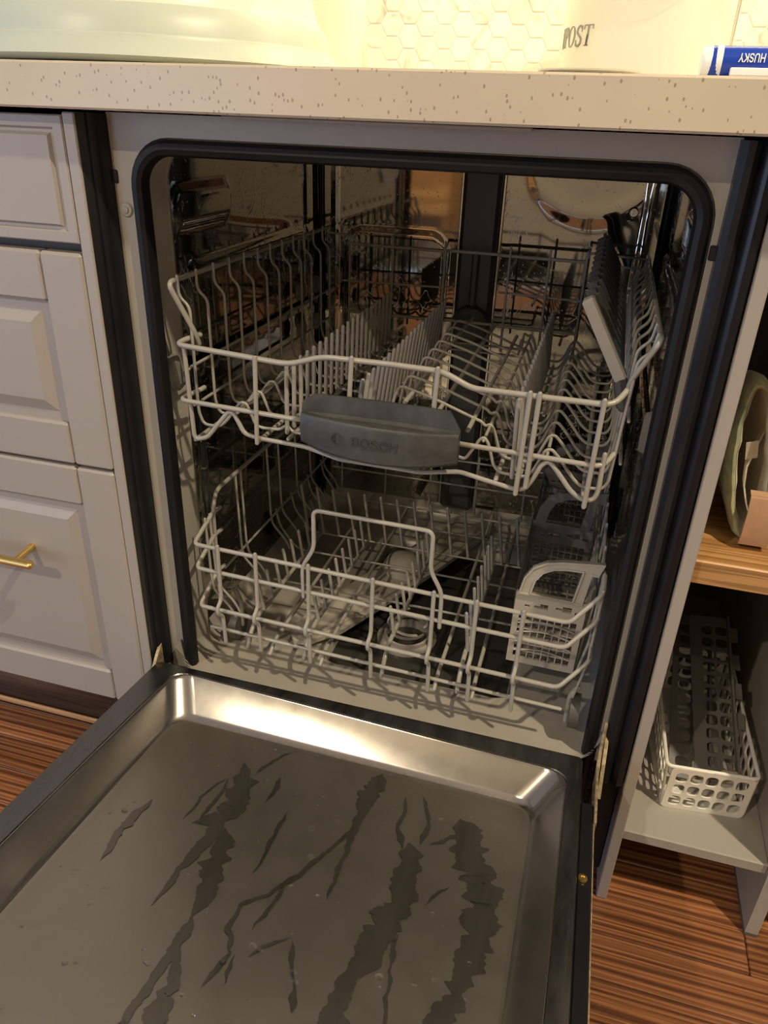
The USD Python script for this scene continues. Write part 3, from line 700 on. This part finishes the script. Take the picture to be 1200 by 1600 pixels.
V_('hoop', [(-.096, -.001, .368), (-.097, -.001, .410), (-.082, -.001, .438), (-.0825, -.001, .488), (.056, -.001, .486), (.056, -.001, .436), (.0705, -.001, .410), (.071, -.001, .362)], r1, .009)
for y in (.145, .235, .295, .365, .43):
    V_('cross_wire', [(-.234, y, .345), (-.232, y, .335), (-.228, y, .318), (-.205, y, .287), (-.19, y, .2815), (.1345, y, .2805), (.236, y, .279)] if y > .2 else [(-.20, y, .2815), (.139, y, .2805), (.236, y, .279)], r2, .010)
for x in (-.143, -.075, .071, .117): V_('long_wire', [(x, -.001, .270), (x, .012, .280), (x, .462, .2785)], r1, .01)
for x in (-.178, -.100, .003, .099):
    V_('tine_bar', [(x-.002, .012, .262), (x-.002, .022, .280), (x-.002, .045, .290), (x, .28, .290)], r1+.0004, .016)
    for k in range(8):
        y = .060+.0285*k
        V_('tine', [(x, y, .290), (x-.006, y-.002, .335 + (.012 if x > .05 else 0))], r1-.0002, 0)
for k in range(14):
    x = -.205+.0262*k
    V_('back_tine', [(x, .296, .281), (x-.012, .296, .361)], r1-.0002, 0)
V_('back_rail', [(-.215, .445, .375), (.16, .445, .375)], r2)
V_('back_rail', [(-.215, .445, .330), (.16, .445, .330)], r2)
for x in (-.2, -.12, -.04, .04, .12): V_('back_post', [(x, .447, .385), (x, .447, .279)], r2)
V_('side_rail', [(-.2345, .046, .30), (-.2345, .046, .440), (-.2365, .062, .458), (-.238, .45, .452)], r1+.0002, .014)
V_('side_rail', [(-.231, .06, .345), (-.231, .455, .342)], r2)
for y in (.028, .040, .115, .130, .215, .255, .32, .38, .44):
    top = .434 if y < .05 else .455
    V_('side_wire', [(-.2365, y, top), (-.2335, y, .345), (-.231, y, .330), (-.214, y+.006, .304), (-.208, y+.008, .288)], r2, .008)
V_('side_rail', [(.2415, .018, .43), (.2425, .45, .43)], r2)
V_('side_rail', [(.2405, .018, .36), (.2415, .45, .36)], r2)
for y in (.02, .06, .12, .18, .24, .30, .36, .42): V_('side_wire', [(.2425, y, .436), (.241, y, .34), (.232, y, .284)], r2)
for xw, y in ((.2365, .022), (.2365, .36), (-.2265, .075), (-.2265, .36)):
    t = trimesh.creation.cylinder(radius=.021, height=.011, sections=28); t.apply_transform(frame_of((xw, y, .2435 if y > .03 else .264), (0, 1, 0), (0, 0, 1)))
    w = obj('wheel', t, m_darkp, lr)
    obj('wheel_clip', tube([(xw-.0075 if xw > 0 else xw+.0075, y, .245), (xw-.0075 if xw > 0 else xw+.0075, y, .285), (xw, y, .30)], .003, .006, 8), m_wire, lr)

# ------------------------------------------------------------------ cutlery basket
cb = thing('cutlery_basket', 'beige plastic cutlery basket standing in the right side of lower rack', 'basket')
bx0, bx1, bz0, bz1, by0, by1 = .148, .226, .2865, .392, .066, .43
def grid(w, h, nx, nz, mx, mz0, mz1, bar_=.0024, skew=0.):
    pg = sbox(0, 0, w, h); cw, ch = (w-2*mx)/nx, (h-mz0-mz1)/nz
    for i in range(nx):
        for j in range(nz):
            pg = pg.difference(sbox(mx+i*cw+bar_/2, mz0+j*ch+bar_/2, mx+(i+1)*cw-bar_/2, mz0+(j+1)*ch-bar_/2))
    return pg
fw = bx1-bx0+.004
fp = grid(fw, .078, 8, 6, .0065, .008, .002, .0015)
fp = fp.union(sbox(0, .076, fw, .106))
for hx0, hx1, hz0, hz1 in ((.012, .018, .086, .089), (.023, .034, .087, .090), (.030, .039, .0865, .0935), (.048, .058, .090, .093), (.056, .066, .088, .096), (.070, .077, .087, .091)):
    fp = fp.difference(sbox(hx0, hz0, hx1, hz1))
SK = np.eye(4)
fm = frame_of((bx0-.001, by0, bz0), (1, 0, -.02), (.07, -.04, 1))
t = prism(fp, .0035, fm); V = t.vertices
obj('end_panel', t, m_bask, cb, smooth=20, label='beige gridded front panel')
for z_ in (.020, .034, .048, .062):    # curved horizontal bands in front of the bars
    q = [(.008+u*(fw-.016), z_+.006*math.sin(math.pi*u), .005) for u in np.linspace(0, 1, 9)]
    m = fm @ np.eye(4); P = [tuple((m @ np.array([a, b, c, 1.]))[:3]) for a, b, c in q]
    obj('band', tube(P, .0011, 0, 6), m_bask, cb)
arch_o = Polygon([(.002, .104), (.006, .128), (.014, .143), (.028, .153), (.046, .158), (.088, .164), (.092, .164), (.087, .147), (.080, .147), (.076, .104)])
arch_i = Polygon([(.017, .107), (.020, .126), (.027, .138), (.038, .145), (.052, .148), (.069, .149), (.064, .107)])
ap = arch_o.difference(arch_i)
obj('handle_arch', prism(ap, .005, fm), m_bask, cb, smooth=20)
obj('handle_arch', cat_([prism(arch_o.difference(arch_o.buffer(-.0022)), .0065, fm), prism(arch_i.buffer(.0022).difference(arch_i).intersection(arch_o), .0065, fm)]), m_bask, cb, smooth=20)
dp = by1-by0-.004
sw = grid(dp, .100, 26, 7, .006, .008, .010)
obj('side_panel', prism(sw, .0025, frame_of((bx0-.001, by0+.004, bz0), (0, 1, 0), (.0, 0, 1))), m_darkp, cb, smooth=20)
obj('side_panel', prism(sw, .0025, frame_of((bx1+.003, by0+.004, bz0), (0, 1, 0), (.08, 0, 1))), m_bask, cb, smooth=20)
bt = grid(fw-.004, dp, 6, 26, .003, .003, .003)
obj('basket_floor', prism(bt, .0025, frame_of((bx0, by0+.002, bz0), (1, 0, 0), (0, 1, 0))), m_bask, cb, smooth=20)
for k, y in enumerate((.245, .425)):
    m = frame_of((bx0-.001, y, bz0), (1, 0, -.02), (.07, 0, 1))
    obj('divider', prism(fp, .003, m), m_insert, cb, smooth=20)
    obj('divider_arch', prism(ap, .005, m), m_insert, cb, smooth=20)
obj('basket_foot', cat_([cbox(bx0+.002+.014*k, bx0+.008+.014*k, by0, by0+.01, bz0-.004, bz0+.002, .001) for k in range(5)]), m_darkp, cb)

# ------------------------------------------------------------------ open shelf unit, right
us = thing('open_shelf_unit', 'narrow grey open shelf unit with oak shelf right of dishwasher', 'shelf unit')
obj('side_panel', cbox(.3055, .3185, -.015, .58, .0, .874, .0012), m_paint, us)
legp = Polygon([(-.012, 0), (.085, 0), (.085, .098), (.50, .098), (.50, 0), (.58, 0), (.58, .874), (-.012, .874)])
obj('side_panel', prism(legp, .015, frame_of((.4840, 0, 0), (0, 1, 0), (0, 0, 1))), m_paint, us, smooth=20)
obj('foot_cap', cbox(.4835, .4995, -.0125, .086, -.0005, .006, .001), m_darkin, us)
obj('bottom_shelf', cbox(.3185, .4845, -.006, .57, .104, .120, .0015), m_paint, us)
obj('oak_shelf', cbox(.3187, .4838, .0, .57, .476, .503, .0015), m_shelfw, us, label='honey oak shelf')
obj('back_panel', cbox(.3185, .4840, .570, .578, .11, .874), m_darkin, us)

# white basket and the grey inserts in it
wb = thing('storage_basket', 'white perforated plastic basket on the bottom shelf', 'basket')
BO = np.array([.3635, .048, .1205]); ang = math.radians(6)
ex, ey = np.array([math.cos(ang), math.sin(ang), 0]), np.array([-math.sin(ang)*.3, 1, 0])
ex2 = ex
BW, BD, BH = .098, .235, .072
def holes(w, h, nx, nz, mx, mz):
    pg = rrect(0, 0, w, h, .006, 4); cw, ch = (w-2*mx)/nx, (h-2*mz)/nz
    for i in range(nx):
        for j in range(nz):
            pg = pg.difference(rrect(mx+i*cw+.0016, mz+j*ch+.0022, mx+(i+1)*cw-.0016, mz+(j+1)*ch-.0022, .0055, 4))
    return pg
lean = .08
obj('basket_side', prism(holes(BW, BH, 5, 3, .005, .004), .0022, frame_of(BO, ex, (0, -lean, 1))), m_white, wb, smooth=20)
obj('basket_side', prism(holes(BW, BH, 5, 3, .005, .004), .0022, frame_of(BO+ey*BD, ex, (0, lean, 1))), m_white, wb, smooth=20)
obj('basket_side', prism(holes(BD, BH, 11, 3, .006, .004), .0022, frame_of(BO, ey, (-lean, 0, 1))), m_white, wb, smooth=20)
obj('basket_side', prism(holes(BD, BH, 11, 3, .006, .004), .0022, frame_of(BO+ex*BW, ey, (lean*.5, 0, 1))), m_white, wb, smooth=20)
obj('basket_floor', prism(sbox(0, 0, BW, BD), .002, frame_of(BO, ex, ey)), m_white, wb)
topz = np.array([0, 0, BH])
cor = [BO+topz+np.array([-lean*BH, -lean*BH, 0]), BO+ex*BW+topz+np.array([lean*.5*BH, -lean*BH, 0]), BO+ex*BW+ey*BD+topz+np.array([lean*.5*BH, lean*BH, 0]), BO+ey*BD+topz+np.array([-lean*BH, lean*BH, 0])]
mid = (cor[0]+cor[1])/2
obj('basket_rim', tube([mid]+cor[1:]+[cor[0], mid], .0026, .008, 8), m_white, wb, smooth=60)
def insert(name, label, o, e1, e2, w, l, n, tabs, mx=.014):
    pg = rrect(0, 0, w, l, .006, 4); m0 = .012
    cw, ch = (w-mx-.002)/2, (l-2*m0)/n
    for i in range(2):
        for j in range(n):
            pg = pg.difference(rrect(mx+i*cw+.0015, m0+j*ch+.0022, mx+(i+1)*cw-.0015, m0+(j+1)*ch-.0022, .005, 4))
    m = frame_of(o, e1, e2)
    th = thing(name, label, 'rack insert')
    obj('plate', prism(pg, .0022, m), m_insert, th, smooth=20)
    obj('edge_ridge', prism(sbox(w-.003, 0, w, l), .009, m), m_insert, th, smooth=20)
    for j in range(tabs):
        obj('tab', prism(sbox(w-.002, .07+j*.042, w+.011, .092+j*.042), .002, m), m_insert, th, smooth=20)
    t = cbox(w-.022, w-.002, -.004, .012, .0, .010, .002); t.apply_transform(m); obj('clip', t, m_bask, th)
insert('rack_insert', 'grey perforated plastic insert leaning in the white basket, nearest the front', (.3985, .068, .160), (1, .05, 0.05), (-.02, .80, .40), .052, .232, 11, 4)
insert('rack_insert', 'grey perforated plastic insert at the left behind the other in white basket', (.3690, .075, .146), (1, .02, -.02), (-.09, .78, .385), .050, .240, 12, 0, .006)

# ------------------------------------------------------------------ bag on the oak shelf
bag = thing('tote_bag', 'mottled green fabric pouch with tan leather loop on the oak shelf', 'bag')
# the open end faces the viewer: a tall lens outline, tilted; swept back in depth
def lens(cx, cz, w, h, n=40, tilt=.0):
    a = np.linspace(0, 2*np.pi, n, endpoint=False)
    x = w*np.sign(np.cos(a))*np.abs(np.cos(a))**.9; z = h*np.sin(a)
    x = x*(1-.12*(z/h))
    return np.stack([cx + x + tilt*z, cz + z], 1)
def bagring(y, d, k=1., n=44):
    q = lens(.3585, .5055+.085*k, .0235*k-d, .0855*k-d, n, -.16)
    wob = .0022*(meshkit.noise(np.stack([q[:, 0]*70, q[:, 1]*70, np.full(n, y*50)], 1), 2)-.5)*2
    return np.stack([q[:, 0]+wob, np.full(n, y)+wob, q[:, 1]], 1)
obj('bag_shell', loft([bagring(.175, .004, .30), bagring(.168, .002, .55), bagring(.14, .001, .85), bagring(.10, 0, .97), bagring(.070, 0), bagring(.058, .0005), bagring(.051, .002), bagring(.047, .0045), bagring(.0475, .0075), bagring(.053, .0095)], True), m_camo, bag, smooth=50, label='mottled green fabric shell')
obj('bag_lining', loft([bagring(.050, .0088), bagring(.054, .0105), bagring(.075, .0100), bagring(.115, .010, .90), bagring(.150, .009, .60)][::-1], True), m_cream, bag, smooth=50, label='cream lining')
rib = [(.366, .078, .618), (.360, .066, .603), (.3545, .058, .585), (.3555, .052, .567), (.3600, .045, .552), (.3640, .040, .543)]
obj('inner_strap', loft([np.array([(x, y, z), (x+.0015, y-.001, z), (x+.0015, y+.011, z+.002), (x, y+.012, z+.002)]) for x, y, z in rib], True, True), m_cream, bag)
tg = cbox(-.006, .006, -.0005, .0005, -.010, .010, .0003); tg.apply_transform(frame_of((.3560, .060, .602), (1, .25, .25), (0, 1, .2)))
obj('care_label', tg, m_cream, bag)
stp = []
for a, yy, zz in ((0, .046, .563), (0, .038, .561), (0, .034, .545), (0, .034, .522), (0, .037, .5095), (0, .050, .5060)):
    stp.append((yy, zz))
def strap(xa, xb, th=.003):
    rings = []
    for i, (yy, zz) in enumerate(stp):
        rings.append(np.array([(xa, yy, zz), (xb, yy, zz), (xb, yy+th, zz+th*.6), (xa, yy+th, zz+th*.6)]))
    return loft(rings, True, True)
obj('leather_loop', strap(.3625, .389), m_leather, bag, smooth=50, label='tan leather loop')

# ------------------------------------------------------------------ things on the countertop
dish = thing('glass_dome', 'large pale green glass dome lying on the counter at the left', 'glass dome')
bc = (-.325, .165, .9145)
prof = [(.176, .0), (.2005, .002), (.2065, .006), (.203, .012), (.196, .019), (.1945, .023), (.1925, .024), (.1905, .034), (.186, .043), (.181, .048), (.178, .053), (.173, .07), (.17, .09), (.16, .13), (.13, .18), (.08, .21), (.0001, .22)]
obj('dome', lathe(prof[9:], bc, 96), m_glaze, dish, smooth=40)
obj('base_lip', lathe(prof[:10] + [(.17, .04), (.17, .0)], bc, 96), m_celadon, dish, smooth=30, label='pale green glass base lip')
obj('canister', lathe([(.0001, 0), (.042, 0), (.0435, .003), (.0435, .20), (.041, .204), (.040, .2), (.040, .19), (.0001, .19)], (-.217, .450, .9145), 64), m_glaze, smooth=30, label='plain white cylinder canister behind the glass dome', cat='canister')
jar = thing('spice_jar', 'small clear jar with orange remains beside the white canister', 'jar')
obj('glass', lathe([(.0001, 0), (.019, 0), (.021, .004), (.021, .05), (.015, .058), (.015, .065)], (-.164, .46, .9145), 32), m_film, jar)
obj('contents', lathe([(.0001, .003), (.0185, .003), (.0185, .014), (.014, .020), (.0001, .017)], (-.164, .46, .9145), 24), plain('orange_spice', (.45, .16, .03), .8, bump=.5, bscale=300), jar)
cbn = thing('compost_bin', 'cream compost bin with serif lettering and clear bag liner', 'bin')
cc = (.193, .375, .9145); cr = .0935
obj('bin_body', lathe([(.0001, 0), (cr-.004, 0), (cr, .004), (cr, .20), (cr-.003, .203), (cr-.006, .2), (cr-.006, .01), (.0001, .01)], cc, 80), m_glaze, cbn, smooth=30)
# clear liner hanging over the outside with a scalloped lower edge
n = 120; a = np.linspace(0, 2*np.pi, n, endpoint=False)
rings = []
for f in (0, .34, .67, 1.):
    low = .055 + .030*np.cos(a*2+2.5) + .012*np.sin(a*5)
    z = .206 + (low-.206)*f
    rr = cr + .002 + .004*f*(meshkit.noise(np.stack([np.cos(a)*6, np.sin(a)*6, np.full(n, f*2)], 1), 4)) 
    rings.append(np.stack([cc[0]+rr*np.cos(a), cc[1]+rr*np.sin(a), cc[2]+z], 1))
obj('bag_liner', loft(rings), m_film, cbn, smooth=True, label='clear plastic bag liner')
obj('lifting_wire', tube([(cc[0]+cr*.97, cc[1]-.025, cc[2]+.028), (cc[0]+cr*1.0, cc[1]-.024, cc[2]+.19)], .0018, 0, 8), m_bright, cbn)
# serif letters
def glyph(ch):
    S = []
    def st(pts, w): S.append(LineString(pts).buffer(w/2, cap_style=2, join_style=2))
    def arc(cx, cy, rx, ry, a0, a1, n=18): return [(cx+rx*math.cos(math.radians(t)), cy+ry*math.sin(math.radians(t))) for t in np.linspace(a0, a1, n)]
    T, t = .10, .04
    if ch == 'P':
        st([(.15, 0), (.15, 1)], T); st([(.02, .02), (.30, .02)], t); st([(.02, .98), (.2, .98)], t); st([(.15, .975)] + arc(.28, .74, .24, .235, 90, -90) + [(.15, .505)], .06); st(arc(.26, .74, .24, .2, 55, -55), .085); return S, .60
    if ch == 'O':
        o = affinity.scale(Point(.36, .5).buffer(1, 24), .36, .52); i = affinity.scale(Point(.36, .5).buffer(1, 24), .23, .47); S.append(o.difference(i)); return S, .80
    if ch == 'C':
        o = affinity.scale(Point(.36, .5).buffer(1, 24), .36, .52); i = affinity.scale(Point(.38, .5).buffer(1, 24), .25, .47); S.append(o.difference(i).difference(sbox(.55, .3, 1, .7))); st([(.62, .62), (.62, .95)], t); return S, .78
    if ch == 'M':
        st([(.12, 0), (.16, 1)], .05); st([(.16, 1), (.45, 0)], T); st([(.45, 0), (.74, 1)], .05); st([(.76, 1), (.80, 0)], T); st([(.0, .02), (.25, .02)], t); st([(.66, .02), (.94, .02)], t); st([(.02, .98), (.2, .98)], t); st([(.7, .98), (.92, .98)], t); return S, 1.02
    if ch == 'S':
        st(arc(.28, .74, .20, .23, 25, 200) + [(.15, .60), (.42, .42)] + arc(.27, .25, .21, .23, 30, -155), .10); st([(.47, .68), (.47, .97)], t); st([(.06, .04), (.06, .32)], t); return S, .62
    if ch == 'T':
        st([(.32, 0), (.32, 1)], T); st([(.0, .97), (.64, .97)], .06); st([(.02, .78), (.02, .99)], t); st([(.62, .78), (.62, .99)], t); st([(.18, .02), (.46, .02)], t); return S, .68
x = 0; polys = []
for ch in 'COMPOST':
    S, adv = glyph(ch); polys.append(affinity.translate(unary_union(S), x, 0)); x += adv
H = .0200; wtot = x*H*1.08
letter = obj  # one mesh per letter
lab = None
for ch, pg in zip('COMPOST', polys):
    pg = affinity.skew(affinity.scale(pg, H*1.08, H, origin=(0, 0)), 6, 0, origin=(0, 0))
    t = prism(pg, .0006); t = t.subdivide().subdivide()
    v = t.vertices
    ang_ = math.radians(216) + (v[:, 0]-wtot)/cr + .275
    rr = cr + .0002 + v[:, 2]
    P = np.stack([cc[0]+rr*np.cos(ang_), cc[1]+rr*np.sin(ang_), cc[2]+.0425+v[:, 1]], 1)
    obj('letter', trimesh.Trimesh(P, t.faces, process=False), m_letterd, cbn, smooth=False)
# blue wrapped package
pk = thing('film_package', 'blue and white plastic wrapped roll pack at the right counter edge', 'package')
q = rring(-.016, .016, 0, .0225, .0105, 6)
rings = [np.stack([np.full(len(q), xx), .022 + q[:, 0]*s, .9145 + .011*(1-s)+ q[:, 1]*s], 1) for xx, s in ((.238, .80), (.2395, .93), (.243, .99), (.30, 1.), (.40, 1.), (.448, .98), (.452, .8))]
obj('wrapper', loft(rings[::-1], True, True), m_blue, pk, smooth=50, label='blue printed film wrapper')
obj('end_seal', loft([rings[0]+np.array([-.003, 0, 0]), rings[1]+np.array([-.002, 0, 0]), rings[2]*1.0+np.array([.006, -.0006, .0003])][::-1], True, True), m_letterw, pk, smooth=50)
obj('white_band', cbox(.2555, .45, .0048, .0068, .9165, .9222, .0008), m_letterw, pk)
tm = meshkit.text_mesh('HUSKY', .0050, .0004, bold=True)
tm.apply_transform(np.diag([.80, 1.1, 1, 1.]))
tm.apply_transform(np.diag([-1, -1, 1, 1.]))
tm.apply_translation([.2600-tm.bounds[0][0], .9315-tm.bounds[1][1], 0])
tm.apply_transform(frame_of((0, .0058, 0), (1, 0, 0), (0, 0, 1)))
obj('lettering', tm, m_letterw, pk, smooth=False, label='white upside down lettering')
obj('saucer', lathe([(.0001, .001), (.03, .001), (.042, .004), (.0425, .0052), (.03, .003), (.0001, .003)], (.150, .045, .9145), 48), m_glaze, smooth=40, label='white saucer lying flat below the bin lettering', cat='saucer')
# opposite side of the kitchen, seen only in the steel
oc = thing('sideboard', 'warm oak sideboard against the far kitchen wall', 'sideboard')
obj('sideboard_body', cbox(-1.25, -.72, -3.09, -2.75, .38, 1.15, .004), m_cabw, oc)
for k in range(4): obj('sideboard_leg', cbox(-1.24+.48*(k % 2), -1.20+.48*(k % 2), -3.08+.27*(k//2), -3.04+.27*(k//2), 0, .38), m_cabw, oc)
